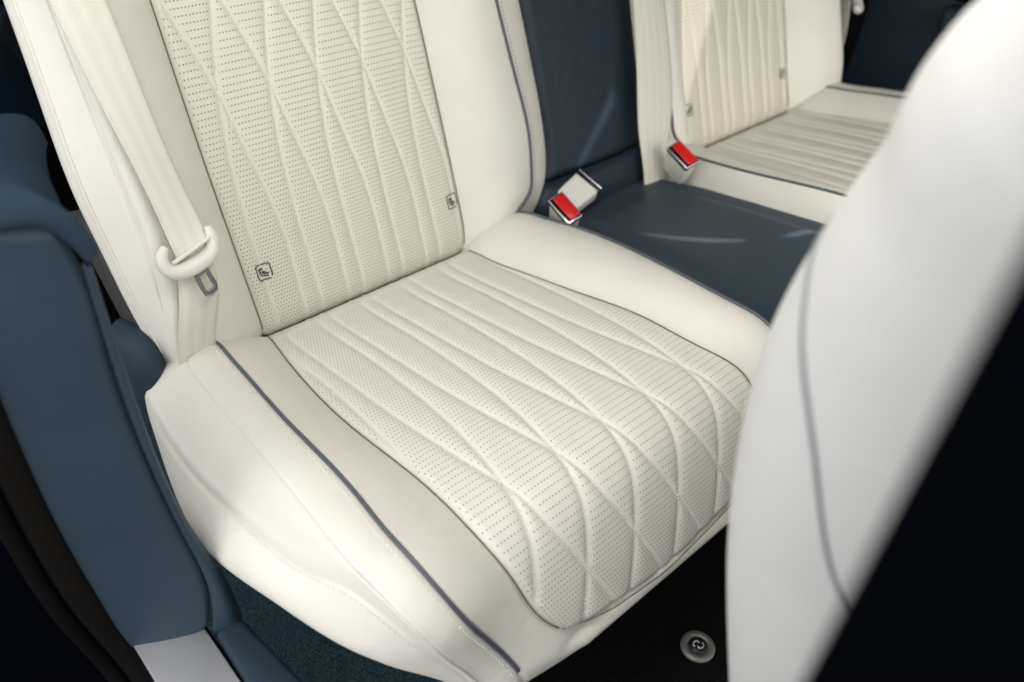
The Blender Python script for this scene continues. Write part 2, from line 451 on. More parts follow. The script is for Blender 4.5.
class Insert:
    """quilted, perforated centre panel on a profile surface"""
    def __init__(s, kind, prof, xl, xr, v0, v1, corner, puff):
        s.kind, s.prof, s.xl, s.xr, s.v0, s.v1, s.corner, s.puff = kind, prof, xl, xr, v0, v1, corner, puff
        s.lines = quilt(kind)
    def vmax(s, x):
        if not s.corner: return s.v1 + 0 * x
        f = lambda q: np.interp(q, [-.02, .0, .015, .03, .05, .083, .15], [.045, .036, .027, .0195, .0135, .0085, 0])
        return s.v1 - f(x) - f(.315 - x)
    def edge(s, x, v):
        e = np.minimum(x - s.xl(v), s.xr(v) - x)
        if s.corner: e = np.minimum(e, (s.vmax(x) - v) * .9)
        return e
    def d(s, x, v):
        g = groove_dist(s.lines, x, v); e = s.edge(x, v)
        h = s.puff * (1 - np.exp(-(g / .0055) ** 1.5)) - .0010 * np.exp(-(g / .0012) ** 2)
        k = sstep(-.001, .009, e)
        if s.kind == 'cushion': h = h * (.12 + .88 * sstep(.0, .09, v)) * (1 - .28 * sstep(.34, .48, v)) - .0050 * sstep(.028, -.008, v)
        else: h = h * (.35 + .65 * sstep(.0, .05, v))
        return -.0050 + (h + .0050) * np.sqrt(np.clip(k, 0, 1))
    def P(s, x, v, lift=0): return s.prof.at(x, v, s.d(x, v) + lift)
    def gapf(s):
        if s.kind == 'cushion': return lin([(-.1, .0040), (.15, .0041), (.28, .0055), (.36, .0075), (.45, .0080), (.52, .0046), (.7, .0039)])
        return lin([(-.1, .0041), (.1, .0045), (.2, .0060), (.3, .0076), (.7, .0080)])
    def build(s, name, parent, nu=200, nv=330):
        u = np.linspace(0, 1, nu); t = np.linspace(0, 1, nv)
        v = s.v0 + (s.v1 - s.v0) * t[None, :] + 0 * u[:, None]
        for _ in range(4):
            x = s.xl(v) + (s.xr(v) - s.xl(v)) * u[:, None]
            v = s.v0 + (s.vmax(x) - s.v0) * t[None, :]
        x = s.xl(v) + (s.xr(v) - s.xl(v)) * u[:, None]
        P = s.P(x, v)
        vv = np.linspace(-.1, .7, 1601); r = np.r_[0, np.cumsum(np.diff(vv) / s.gapf()(vv[:-1]))]
        uv = np.stack([x / .0039 + 40, np.interp(v, vv, r)], -1)
        g = groove_dist(s.lines, x, v); e = s.edge(x, v)
        punch = np.clip((np.minimum(g - .0036, e - .0038)) / .0016 + .5, 0, 1)
        if s.kind == 'cushion': punch = np.minimum(punch, sstep(.015, .05, v))
        gap = s.gapf()(v)
        return grid(name, P, cream_perf_seat if s.kind == 'cushion' else cream_perf, parent, uv=uv, attrs={"row_gap": gap, "punch": punch}, flip=s.kind != 'cushion')
    def threads(s, name, parent):
        PP, NN = [], []
        out = None
        for f in s.lines:
            v = np.arange(s.v0 + .02, s.v1, .0012); x = f(v)
            ok = s.edge(x, v) > .006
            x, v = x[ok], v[ok]
            if len(x) < 30: continue
            PP.append(s.P(x, v)); NN.append(s.prof.nrm(v))
        objs = [stitches(name, a, b, stitch_cream, None, length=.0031, pitch=.0042, rad=.00062, lift=.0005) for a, b in zip(PP, NN)]
        me = objs[0].data
        bm = bmesh.new()
        for o in objs: bm.from_mesh(o.data)
        me2 = bpy.data.meshes.new(name); bm.to_mesh(me2); bm.free()
        for o in objs:
            m_ = o.data; bpy.data.objects.remove(o); bpy.data.meshes.remove(m_)
        for p_ in me2.polygons: p_.use_smooth = True
        return link(name, me2, stitch_cream, parent)

# ------------------------------------------------------------------ rear seat
def round_corner(P, x, v):
    """plan-view rounding of the cushion's front outer corner"""
    P = np.array(P); k = sstep(.02, -.075, x) * sstep(.42, .58, v)
    P[..., 1] += .022 * k; P[..., 2] += .004 * k
    return P

def seat_cushion(root):
    v = np.r_[np.linspace(-.05, .40, 150), np.linspace(.402, CUSH.v[-1], 110)]
    z = 0 * v
    sil, out0, mid, pipe, iL, iR, pR = (f(v) for f in (c_sil, c_out0, c_mid, c_pipe, c_iL, c_iR, c_pR))
    fr = sstep(.40, .56, v)                         # fade of the side bolsters into the front edge
    hp = .031 * (1 - .75 * fr)
    dout = -.004 + .022 * sstep(.33, .43, v) * (1 - fr * .6)
    front = sstep(VF - .012, VF + .004, v)
    din = -.0035 + .0105 * front
    bk = sstep(.05, -.03, v)
    hb = hp * (1 - .5 * bk) - .004 * sstep(.022, -.008, v)
    xs = np.stack([sil + .13, sil + .035, sil - .000, out0, (out0 + mid) / 2, mid, (mid + pipe) / 2, pipe, pipe * .5 + iL * .5, iL, iL * .66 + iR * .34, iL * .34 + iR * .66, iR,
                   iR * .72 + pR * .28, iR * .3 + pR * .7, pR, pR + .010, pR + .012, pR])
    ds = np.stack([z - .02, z - .012, z - .008, dout, dout * .42 + hb * .58 + .003, hb, hb + .0035, hb + .001, hb * .62 - .0015, din, din - .003 + .003 * front, din - .003 + .003 * front, din,
                   hb * .66 + .001, hb * .97 + .003, hb, z + .006, z - .01, z - .01])
    w = 1 - .35 * fr
    dr = np.stack([z + .105, z + .088 * w, z + .040 * w, z, z, z, z, z, z, z, z, z, z, z, z, z, z + .012, z + .05, z + .09])
    dr = dr * (1 - .22 * sstep(.12, .34, v) - .60 * sstep(.46, .60, v))[None]
    X, D, H = section(xs, ds, dr, [(0, 3), (3, 7), (7, 9), (9, 12), (12, 15), (15, 18)], [50, 110, 50, 20, 60, 24])
    # seam dips
    V2 = v[None] + 0 * X
    for xf, dep, wd in ((out0, .0032, .0016), (mid, .0012, .0014), (pipe, .0018, .003)):
        D = D - dep * np.exp(-((X - xf[None]) / wd) ** 2) * (H < .02)
    D = D + .0012 * np.exp(-((X - out0[None] - .0045) / .0028) ** 2) * (H < .02)
    P = round_corner(CUSH.at(X, V2, D, H), X, V2)
    body = grid("cushion", P, cream, root)
    f = lambda xx, dd, vv, up=.0: CUSH.at(xx, vv, dd + up)
    k = v > .0
    def on(xf, vv, off=0):
        """point on the shell nearest to x = xf(v)+off"""
        out = []
        for i, q in enumerate(vv):
            j = np.argmin(np.abs(v - q)); col = X[:, j]; msk = H[:, j] < .02
            idx = np.where(msk)[0]; c = col[idx]
            o = np.argsort(c); out.append(np.interp(xf(q) + off, c[o], D[idx, j][o]))
        return round_corner(CUSH.at(xf(vv) + off, vv, np.array(out)), xf(vv) + off, vv)
    vp = np.linspace(.006, .562, 170)
    tube("piping", on(c_pipe, vp) + CUSH.nrm(vp) * .0012, .0021, piping_mat, body, 10)
    tube("piping", on(c_pR, np.linspace(-.01, .6, 150), -.0008) + CUSH.nrm(np.linspace(-.01, .6, 150)) * .0016, .0021, piping_mat, body, 10)
    vs = np.linspace(.03, .575, 300)
    stitches("stitching", on(c_pipe, vs, -.0078), CUSH.nrm(vs), stitch_cream, body, .0036, .0058, .0006)
    vs2 = np.linspace(.075, .6, 300)
    nn = CUSH.nrm(vs2) * .7 + np.array([-.7, 0, 0])
    stitches("stitching", on(c_out0, vs2, -.0042), nn / np.linalg.norm(nn, axis=1)[:, None], stitch_cream, body, .0036, .0058, .0005, .0002)
    ins = Insert('cushion', CUSH, c_iL, c_iR, -.03, VF, True, .0028)
    i_o = ins.build("cushion_insert", body)
    ins.threads("quilt_stitching", i_o)
    vv = np.linspace(.01, .545, 200); uu = np.linspace(.0205, .31, 260)
    seam_shade_line("seam", CUSH.at(c_iL(vv) - .0004, vv, -.0022), body); seam_shade_line("seam", CUSH.at(c_iR(vv) + .0004, vv, -.0022), body)
    seam_shade_line("seam", CUSH.at(uu, ins.vmax(uu) - .0036, -.0022 + .0062 * sstep(.03, .085, uu)), body)
    return body

b_out = cv([(-.06, -.112), (.0, -.121), (.06, -.131), (.151, -.138), (.209, -.1415), (.3, -.139), (.392, -.135), (.5, -.13), (.65, -.11)])
b_seam = cv([(-.06, -.112), (.02, -.116), (.1, -.108), (.2, -.1055), (.386, -.1065), (.65, -.10)])
b_iL = cv([(-.06, .0), (.012, 0), (.165, -.0022), (.374, -.0015), (.65, .005)])
b_iR = cv([(-.06, .305), (.004, .309), (.02, .312), (.067, .3148), (.324, .3152), (.65, .308)])
b_pR = cv([(-.06, .36), (.012, .375), (.028, .393), (.045, .4145), (.07, .424), (.118, .431), (.2, .427), (.305, .4175), (.45, .405), (.65, .39)])
b_oR = cv([(-.06, .40), (.0, .425), (.023, .452), (.05, .471), (.104, .4835), (.2, .485), (.298, .481), (.45, .47), (.65, .45)])

def seat_back(root, inner=1.0):
    v = np.r_[np.linspace(BACK.v[0], .06, 60), np.linspace(.063, .62, 150)]
    z = 0 * v
    out, seam, iL, iR, pR, oR = (f(v) for f in (b_out, b_seam, b_iL, b_iR, b_pR, b_oR))
    pR = iR + (pR - iR) * inner; oR = iR + (oR - iR) * inner
    p_fn = lambda q: b_iR(q) + (b_pR(q) - b_iR(q)) * inner
    lo = sstep(.09, -.03, v); top = sstep(.5, .62, v)
    hs = .050 * (1 - .35 * lo) * (1 - .5 * top); hr = .032 * (1 - .45 * lo) * (1 - .5 * top)
    xs = np.stack([out + .10, out + .045, out + .006, out + .004, seam, seam + .018, (seam + iL) / 2 + .012, iL, iL * .66 + iR * .34, iL * .34 + iR * .66, iR,
                   iR * .75 + pR * .25, iR * .4 + pR * .6, pR, pR * .6 + oR * .4, oR, oR + .004, oR - .02])
    ds = np.stack([z - .10, z - .05, z - .002, z + .022 - .01 * lo, hs, hs + .006, hs * .72, z - .0035, z - .008, z - .008, z - .0035,
                   hr * .62, hr + .003, hr, hr * .78, z + .002, z - .05, z - .12])
    X, D, H = section(xs, ds, 0 * xs, [(0, 4), (4, 7), (7, 10), (10, 13), (13, 17)], [150, 90, 16, 70, 60])
    front = D > -.01
    for xf, dep, wd in ((seam, .0030, .0016), (pR, .0015, .003)):
        D = D - dep * np.exp(-((X - xf[None]) / wd) ** 2) * front
    P = BACK.at(X, v[None] + 0 * X, D)
    body = grid("backrest", P, cream, root, flip=True)
    def on(xf, vv, off=0, rows=None):
        out = []
        for q in vv:
            j = np.argmin(np.abs(v - q)); idx = np.where(D[:, j] > -.01)[0]
            c = X[idx, j]; o = np.argsort(c); out.append(np.interp(xf(q) + off, c[o], D[idx, j][o]))
        return BACK.at(xf(vv) + off, vv, np.array(out))
    vp = np.linspace(.018, .62, 150)
    nn = lambda q: BACK.nrm(q)
    tube("piping", on(p_fn, vp) + nn(vp) * .0012, .0024, piping_mat, body, 10)
    vs = np.linspace(.03, .6, 300)
    stitches("stitching", on(p_fn, vs, .0075), nn(vs) * .8 + np.array([.5, 0, 0]), stitch_grey, body, .0034, .0052, .00055)
    # welt along the outer edge of the side bolster
    vo = np.linspace(.03, .62, 140)
    tube("piping", BACK.at(b_out(vo) + .006, vo, .0255 - .01 * sstep(.09, -.03, vo)), .0016, cream, body, 8)
    ins = Insert('back', BACK, b_iL, b_iR, -.03, .60, False, .0024)
    i_o = ins.build("backrest_insert", body, 200, 360)
    ins.threads("quilt_stitching", i_o)
    vv = np.linspace(.004, .58, 160)
    seam_shade_line("seam", BACK.at(b_iL(vv) - .0004, vv, -.0018), body); seam_shade_line("seam", BACK.at(b_iR(vv) + .0004, vv, -.0018), body)
    for x0, v0 in ((.0215, .0705), (.3025, .0690)):
        child_tag(ins, x0, v0, body)
    return body

def child_tag(ins, x0, v0, parent):
    """printed child-seat anchor symbol: rounded square, seated figure, small letter i"""
    strokes = []
    w, h, r = .0086, .0092, .0026
    pts = []
    for cx, cy, a0 in ((w - r, h - r, 0), (-w + r, h - r, 90), (-w + r, -h + r, 180), (w - r, -h + r, 270)):
        for a in np.linspace(a0, a0 + 90, 6): pts.append((cx + r * math.cos(math.radians(a)), cy + r * math.sin(math.radians(a))))
    # frame is open at the lower right, where the small i stands
    loop = pts + [pts[0]]
    strokes.append((loop[:19], .00072)); strokes.append((loop[22:], .00072))
    strokes.append(([(-.0055, .0050), (-.0048, .0005), (-.0030, -.0045), (.0035, -.0052)], .0009))      # seat shell
    strokes.append(([(-.0018, .0012), (-.0008, -.0022), (.0030, -.0020), (.0046, -.0038)], .0010))      # figure
    strokes.append(([(-.0012, .0002), (.0018, -.0002)], .0007))
    head = [(.0012 * math.cos(a) - .0022, .0012 * math.sin(a) + .0038) for a in np.linspace(0, 2 * np.pi, 12)]
    strokes.append((head, .0008))
    strokes.append(([(.0088, -.0062), (.0088, -.0018)], .0008)); strokes.append(([(.0088, .0004), (.0088, .0014)], .0008))
    V, Fc = [], []
    for st, hw in strokes:
        st = np.array(st); s = np.r_[0, np.cumsum(np.hypot(*np.diff(st, axis=0).T))]
        n = max(3, int(s[-1] / .0007)); q = np.stack([np.interp(np.linspace(0, s[-1], n), s, st[:, i]) for i in (0, 1)], 1)
        T = np.gradient(q, axis=0); T /= np.hypot(*T.T)[:, None] + 1e-12; Nn = np.stack([-T[:, 1], T[:, 0]], 1)
        for (a, b) in ((1, .00015), (1, .00055), (-1, .00055), (-1, .00015)):
            qq = q + Nn * hw * a; V.append(ins.P(x0 + qq[:, 0], v0 + qq[:, 1], b))
        base = sum(len(x) for x in V[:-4])
        g = grid_faces(4, n, True, False) + base
        Fc.append(g)
    me = mesh_from("child_seat_tag", np.concatenate(V), np.concatenate(Fc), False)
    return link("child_seat_tag", me, print_mat, parent)

near = empty("rear_seat", (0, 0, 0), "cream quilted leather rear seat in front, its perforated cushion fully in view", "car seat", "rear seats")
seat_cushion(near)
seat_back(near)

far = empty("rear_seat", (0, 0, 0), "cream quilted rear seat beyond the navy centre seat, half hidden by the front seat", "car seat", "rear seats")
seat_cushion(far)
seat_back(far, .62)
far.location = (1.119, 0, 0); far.scale = (-1, 1, 1)      # the farther seat is the mirror image

# ------------------------------------------------------------------ centre seat
centre = empty("middle_seat", (.56, 0, 0), "narrow dark navy leather middle seat between the two cream rear seats", "car seat")
def back_block(name, vlo, vhi, xl, xr, d0, mat, bul=.004, roll=.02, parent=centre):
    v = np.linspace(vlo, vhi, 120); u = np.linspace(0, 1, 50)
    e = np.minimum(u, 1 - u); et = np.minimum(v - vlo, vhi - v)
    pr = lambda e, r: -(1 - np.sqrt(np.clip(1 - np.clip(1 - e / r, 0, 1) ** 2, 0, 1)))
    d = d0 + np.add.outer(pr(e, .08) * roll, pr(et, .014) * roll) + np.multiply.outer(np.sin(np.pi * u), 0 * v + 1) * bul
    x = xl(v)[None] + (xr(v) - xl(v))[None] * u[:, None]
    return grid(name, BACK.at(x, v[None] + 0 * x, d), mat, parent, flip=True)
cl = lin([(-.1, .43), (.02, .452), (.06, .474), (.1, .482), (.7, .48)]); cr_ = lin([(-.1, .70), (.02, .70), (.7, .745)])
back_block("armrest", .040, .60, cl, cr_, .004, navy_shaded)
back_block("lower_backrest", -.02, .046, lambda v: cl(v) - .01, cr_, .022, navy_shaded, .004, .014)
# cushion of the middle seat
cy = np.linspace(.03, -.50, 120); cu = np.linspace(0, 1, 90)
xl = np.interp(-cy, [-.03, .1, .3, .5], [.418, .424, .412, .400]); xr = np.interp(-cy, [-.03, .1, .3, .5], [.678, .712, .735, .75])
z0 = np.interp(-cy, [-.03, 0, .1, .2, .3, .38, .43, .46, .48, .5], [-.012, .0, .012, .026, .036, .04, .036, .020, -.01, -.10])
xx = xl[None] + (xr - xl)[None] * cu[:, None]
prm = lambda e, r: -(1 - np.sqrt(np.clip(1 - np.clip(1 - e / r, 0, 1) ** 2, 0, 1)))
zz = z0[None] + (prm(np.minimum(cu, 1 - cu), .06) * .014)[:, None]
# moulded ridge: shallow raised field with soft shoulders
fld = sstep(.18, .26, cu + 0 * cu)[:, None] * sstep(.86, .78, cu)[:, None] * sstep(-.05, -.09, cy)[None] * .006
zz = zz + fld
grid("seat_cushion", np.stack([xx, cy[None] + 0 * xx, zz], -1), navy_lit, centre)
ii = (cy < -.05)
Pst = np.stack([xl[ii] + .030, cy[ii], z0[ii] + .0003], -1)
stitches("stitching", Pst, np.tile([0, .1, .99], (len(Pst), 1)), stitch_blue, centre, .0036, .0058, .0006)

# ------------------------------------------------------------------ belts
def ribbon(name, L, Rr, nrm, mat, parent, thick=.0013, n=120, m=14, crown=.0012):
    L = smoothcurve(L, n); Rr = smoothcurve(Rr, n); u = np.linspace(0, 1, m)
    P = L[None] + (Rr - L)[None] * u[:, None, None]
    nrm = np.array(nrm, float); nrm = nrm if nrm.ndim == 2 else np.tile(nrm, (n, 1))
    P = P + (np.sin(np.pi * u) * crown)[:, None, None] * nrm[None]
    Bk = P - thick * nrm[None]
    Q = np.concatenate([P, Bk[::-1]], 0)
    s = np.r_[0, np.cumsum(np.linalg.norm(np.diff(L, axis=0), axis=1))]
    w = np.linalg.norm(Rr - L, axis=1).mean()
    uv = np.stack(np.broadcast_arrays((np.r_[u, u[::-1]] * w)[:, None], s[None]), -1)
    Q = np.concatenate([Q, Q[:1]], 0); uv = np.concatenate([uv, uv[:1]], 0)
    return grid(name, Q, mat, parent, uv=uv)
BN = BACK.nrm(np.array([.2]))[0]
belt = empty("seat_belt", tuple(BACK.at(-.08, .13, .07)), "cream seat belt with latch tongue hanging down the side bolster in front", "seat belt", "seat belts")
bp = lambda pts, d: [BACK.at(x, v, dd) for (x, v), dd in zip(pts, d if hasattr(d, '__len__') else [d] * len(pts))]
ribbon("webbing", bp([(-.118, .50), (-.111, .385), (-.1015, .29), (-.0905, .197), (-.0885, .150), (-.0885, .133)], [.062, .066, .067, .068, .074, .079]),
       bp([(-.075, .50), (-.0635, .378), (-.059, .29), (-.0515, .184), (-.0505, .155), (-.0525, .1445)], [.072, .066, .063, .064, .072, .079]), BN, webb, belt)
ribbon("lower_webbing", bp([(-.0890, .134), (-.0925, .111), (-.1035, .075), (-.1135, .044), (-.115, .02), (-.112, -.01)], [.077, .069, .066, .060, .045, .02]),
       bp([(-.0530, .146), (-.0565, .08), (-.063, .055), (-.0695, .031), (-.071, .01), (-.072, -.01)], [.077, .062, .052, .044, .034, .015]), BN, webb, belt)
gpts = [(-.0954, .150), (-.1026, .1405), (-.1008, .1285), (-.0898, .1225), (-.0727, .1238), (-.0554, .1301), (-.0490, .1404), (-.0495, .1565)]
Pg = smoothcurve(bp(gpts, .080), 60)
rr = np.interp(np.linspace(0, 1, 60), [0, .08, .3, .5, .7, .92, 1], [.0036, .0058, .0078, .0088, .0078, .0058, .0036])
guide = tube("belt_guide", Pg, rr, plastic, belt, 16)
tube("slot_bar", smoothcurve(bp([(-.0955, .1330), (-.0725, .1400), (-.0505, .1465)], [.083, .0845, .083]), 20), .0022, plastic, guide, 10)
to = [(-.0793, .1168), (-.0618, .1237), (-.0622, .1143), (-.0588, .0995), (-.0604, .0922), (-.0676, .0882), (-.0747, .0900), (-.0775, .1008)]
ti = [(-.0741, .1110), (-.0660, .1140), (-.0659, .1085), (-.0637, .0995), (-.0655, .0965), (-.0710, .0948), (-.0722, .0965), (-.0732, .1045)]
def ringplate(name, o2, i2, d, th, mat, parent):
    n = len(o2); V = []
    for lp, dd in ((o2, d), (i2, d), (i2, d - th), (o2, d - th)):
        V += [BACK.at(x, v, dd) for x, v in lp]
    Fc = grid_faces(4, n, True, True)
    return solid(name, V, [tuple(f) for f in Fc], mat, parent, .0004, 2)
ringplate("latch_tongue", to, ti, .0805, .0026, steel, belt)
ringplate("tongue_cover", [(-.0797, .1250), (-.0600, .1290), (-.0613, .1190), (-.0700, .1165), (-.0785, .1130)],
          [(-.0760, .1210), (-.0640, .1235), (-.0650, .1205), (-.0700, .1190), (-.0750, .1170)], .0825, .004, dark_metal, belt)

cbelt = empty("seat_belt", tuple(BACK.at(.69, .1, .035)), "plain cream belt webbing along the navy middle backrest, edge of the far seat", "seat belt", "seat belts")
ribbon("webbing", bp([(.71, .55), (.674, .265), (.660, .15), (.647, .06), (.645, .03), (.648, .002)], [.035, .035, .036, .038, .040, .040]),
       bp([(.772, .55), (.742, .253), (.737, .135), (.718, .06), (.703, .03), (.698, .002)], [.037, .037, .038, .040, .042, .042]), BN, webb, cbelt, crown=.003)
fbelt = empty("seat_belt", tuple(BACK.at(1.27, .15, .045)), "blurred cream belt and knob at the far edge of the farther rear seat", "seat belt", "seat belts")
ribbon("webbing", bp([(1.30, .45), (1.268, .18), (1.235, .08), (1.20, .02)], [.05, .05, .045, .03]), bp([(1.325, .45), (1.283, .18), (1.25, .08), (1.22, .02)], [.02, .02, .02, .015]), BN, webb, fbelt)
kg = smoothcurve(bp([(1.272, .155), (1.283, .150), (1.296, .158), (1.300, .176)], [.056, .054, .046, .04]), 24)
tube("belt_guide", kg, np.interp(np.linspace(0, 1, 24), [0, .3, .7, 1], [.006, .010, .010, .005]), plastic, fbelt, 12)

# ------------------------------------------------------------------ buckles
def buckle(label, C, A, B, mode='red'):
    A = np.array(A, float); A /= np.linalg.norm(A); B = np.array(B, float); B -= A * (A @ B); B /= np.linalg.norm(B); N = np.cross(A, B)
    C = np.array(C, float)
    t = empty("belt_buckle", tuple(C - A * .045), label, "buckle", "seat belt buckles")
    w, th = .047, .0255
    obox("body", C - A * .0300, A, B, N, .046, w - .0025, th - .0025, plastic, t, .0035, 3, taper=.92)
    fr = obox("frame", C - A * .0016, A, B, N, .0032, w, th, chrome, t, .0012, 3)
    obox("collar", C - A * .0062, A, B, N, .0068, w - .001, th - .001, dark_metal, fr, .001, 2)
    if mode == 'red':
        obox("mouth", C - A * .0004, A, B, N, .0030, w - .005, th - .005, black, fr, .0006, 2)
        obox("button", C + A * .0010 + N * .0016, A, B, N, .0046, w - .0065, th - .0080, red_pl, t, .0014, 3)
        obox("slot", C + A * .0012 - N * .0086, A, B, N, .0012, w - .012, .0026, black, fr, .0003, 2)
    else:
        obox("mouth", C + A * .0002, A, B, N, .0024, w - .006, th - .006, black, fr, .0006, 2)
    return t
buckle("cream buckle with bright red button at the rear corner of the nearer cushion", (.432, -.0665, .0515), (-.36, -.37, .86), (0, -.92, -.39))
buckle("cream buckle lying flat, its black slot facing the navy backrest", (.528, -.024, .042), (.93, 0, .36), (0, -.92, -.39), 'flat')
buckle("cream buckle with pale red button standing against the far seat cushion", (.671, -.0805, .0685), (-.33, -.37, .86), (0, -.92, -.39))

# ------------------------------------------------------------------ door opening trim on the left
TN = np.array([-.451, -.892, 0]); TT = np.array([.892, -.451, 0])
trim = empty("door_frame_trim", (-.2506, -.2363, -.0936), "navy leather trim panel lining the door opening beside the cream seat", "trim panel")
pad("side_panel", [(-.2593, -.2320, .3492), (-.2784, -.2224, .3066), (-.2915, -.2154, .2092), (-.2924, -.2150, .0917), (-.2871, -.2176, -.0318), (-.2732, -.2246, -.1301)],
    [(-.2288, -.2472, .3458), (-.2232, -.2500, .3214), (-.2223, -.2504, .2405), (-.2197, -.2518, .1291), (-.2123, -.2555, .0404), (-.2071, -.2581, -.0327), (-.2149, -.2542, -.0901)],
    TN, navy, trim, .004, .006, .07)
def edge_return(name, A, B, C_, mat, parent, nv=90, nu=24):
    A, B, C_ = (smoothcurve(q, nv) for q in (A, B, C_))
    u = np.linspace(0, 1, nu)
    P = np.stack([spline([0, .5, 1], np.stack([A[i], B[i], C_[i]]), u) for i in range(nv)], 1)
    return grid(name, P, mat, parent)
eA = [(-.2197, -.2529, .3214), (-.2210, -.2522, .2405), (-.2184, -.2535, .1291), (-.2110, -.2572, .0404), (-.2058, -.2598, -.0327), (-.2145, -.2559, -.1058)]
eB = [(-.2158, -.2548, .3179), (-.2158, -.2548, .2405), (-.2136, -.2558, .1291), (-.2054, -.2598, .0369), (-.1958, -.2642, -.0327), (-.1967, -.2633, -.1066)]
eC = [(-.2119, -.2415, .3171), (-.2119, -.2415, .2405), (-.2097, -.2424, .1291), (-.2010, -.2468, .0369), (-.1880, -.2502, -.0327), (-.1810, -.2502, -.1066)]
edge_return("edge_strip", eA, eB, eC, navy, trim)
# rounded shoulder over the panel
def lathe_strip(name, rows, mat, parent, nu=70, nv=40):
    R_ = np.stack([smoothcurve(r, nu) for r in rows], 0)
    t = np.linspace(0, 1, len(rows)); P = spline(t, R_.reshape(len(rows), -1), np.linspace(0, 1, nv)).reshape(nv, nu, 3)
    return grid(name, P, mat, parent)
lathe_strip("shoulder_panel", [
    [(-.3028, -.2120, .3414), (-.2549, -.2355, .3479), (-.2306, -.2481, .3458), (-.2219, -.2524, .3327), (-.2171, -.2546, .3205)],
    [(-.3028, -.2154, .3466), (-.2549, -.2389, .3536), (-.2280, -.2515, .3519), (-.2184, -.2563, .3371), (-.2136, -.2585, .3231)],
    [(-.3028, -.2111, .3571), (-.2523, -.2346, .3640), (-.2254, -.2468, .3632), (-.2132, -.2520, .3484), (-.2088, -.2529, .3284)],
    [(-0.3028, -.1946, .3640), (-0.2529, -.2172, .3710), (-0.2339, -.2276, .3710), (-0.2221, -.2328, .3571), (-0.2177, -.2337, .3327)],
    [(-0.3028, -.1624, .3623), (-0.2476, -.1824, .3684), (-0.2295, -.1911, .3684), (-0.2143, -.1954, .3562), (-0.2090, -.1972, .3310)],
    [(-0.3028, -.1189, .3553), (-0.2444, -.1345, .3597), (-0.2238, -.1406, .3606), (-0.2070, -.1441, .3492), (-0.2000, -.1458, .3240)],
    [(-0.3028, -.0667, .3432), (-0.2375, -.0797, .3484), (-0.2134, -.0849, .3510), (-0.1930, -.0884, .3440), (-0.1861, -.0902, .3197)],
    [(-0.3028, -.0319, .3301), (-0.2305, -.0414, .3362), (-0.2047, -.0449, .3405), (-0.1809, -.0484, .3353), (-0.1739, -.0501, .3110)],
    [(-0.3028, -.0145, .3110), (-0.2270, -.0240, .3197), (-0.2012, -.0275, .3240), (-0.1774, -.0310, .3205), (-0.1704, -.0327, .3023)]], navy_matte, trim)
stitches("stitching", smoothcurve([(-.302, -.056, .3405), (-.2348, -.066, .3445), (-.210, -.071, .3475), (-.195, -.073, .3440)], 80), np.tile([-.1, -.3, .9], (80, 1)), stitch_blue, trim, .0034, .0055, .0006)
# lower corner pad and sill
prism("corner_pad", [(-.2127, -.2576, -.0901), (-.1853, -.2563, -.0936), (-.1723, -.3581, -.0979), (-.1723, -.5321, -.0988), (-.2123, -.5321, -.0936), (-.2149, -.3233, -.0918)], (0, 0, 1), .05, navy, trim, .008, 4)
sill = empty("sill_plate", (-.2506, -.3581, -.0936), "silver metal sill plate at the foot of the navy trim", "sill plate")
obox("plate", (-.2458, -.3668, -.0966), (1, 0, 0), (0, 1, 0), (0, 0, 1), .0575, .42, .006, alu, sill, .0015, 2)
obox("base", (-.2458, -.3494, -.1153), (1, 0, 0), (0, 1, 0), (0, 0, 1), .064, .48, .034, black, sill, .003, 2)
# black rubber and painted door shut outside the trim
seal = empty("door_seal", (-.3028, -.2102, .0804), "black rubber weatherstrip running down outside the navy trim", "door seal")
tube("seal_bulb", smoothcurve([(-.2863, -.2067, .4458), (-.2954, -.2107, .2979), (-.2980, -.2089, .1935), (-.2980, -.2085, .0804), (-.2915, -.2111, -.0327), (-.2767, -.2189, -.1371), (-.2715, -.2624, -.1806)], 80), .0125, rubber, seal, 14)
tube("seal_lip", smoothcurve([(-.3071, -.2015, .4458), (-.3172, -.2054, .2979), (-.3189, -.2046, .1935), (-.3189, -.2041, .0804), (-.3124, -.2076, -.0327), (-.2976, -.2154, -.1371), (-.2924, -.2624, -.1806)], 80), .007, black, seal, 12)
body_m = plain("dark_blue_paint", (.0015, .002, .004), .9, spec=0)
shut = empty("body_pillar", (-.3898, -.0971, .0804), "near black painted body shut behind the rubber door seal", "car body")
pad("painted_shut", [(-.355, -.14, .15), (-.36, -.14, .06), (-.55, -.10, -.05), (-.75, -.05, -.44)], [(-.2810, -.1711, .1500), (-.2837, -.1711, .0804), (-.2767, -.1711, -.1371), (-.2506, -.1754, -.4416)], (-.5, -.87, 0), body_m, shut, .01, .02, .1)

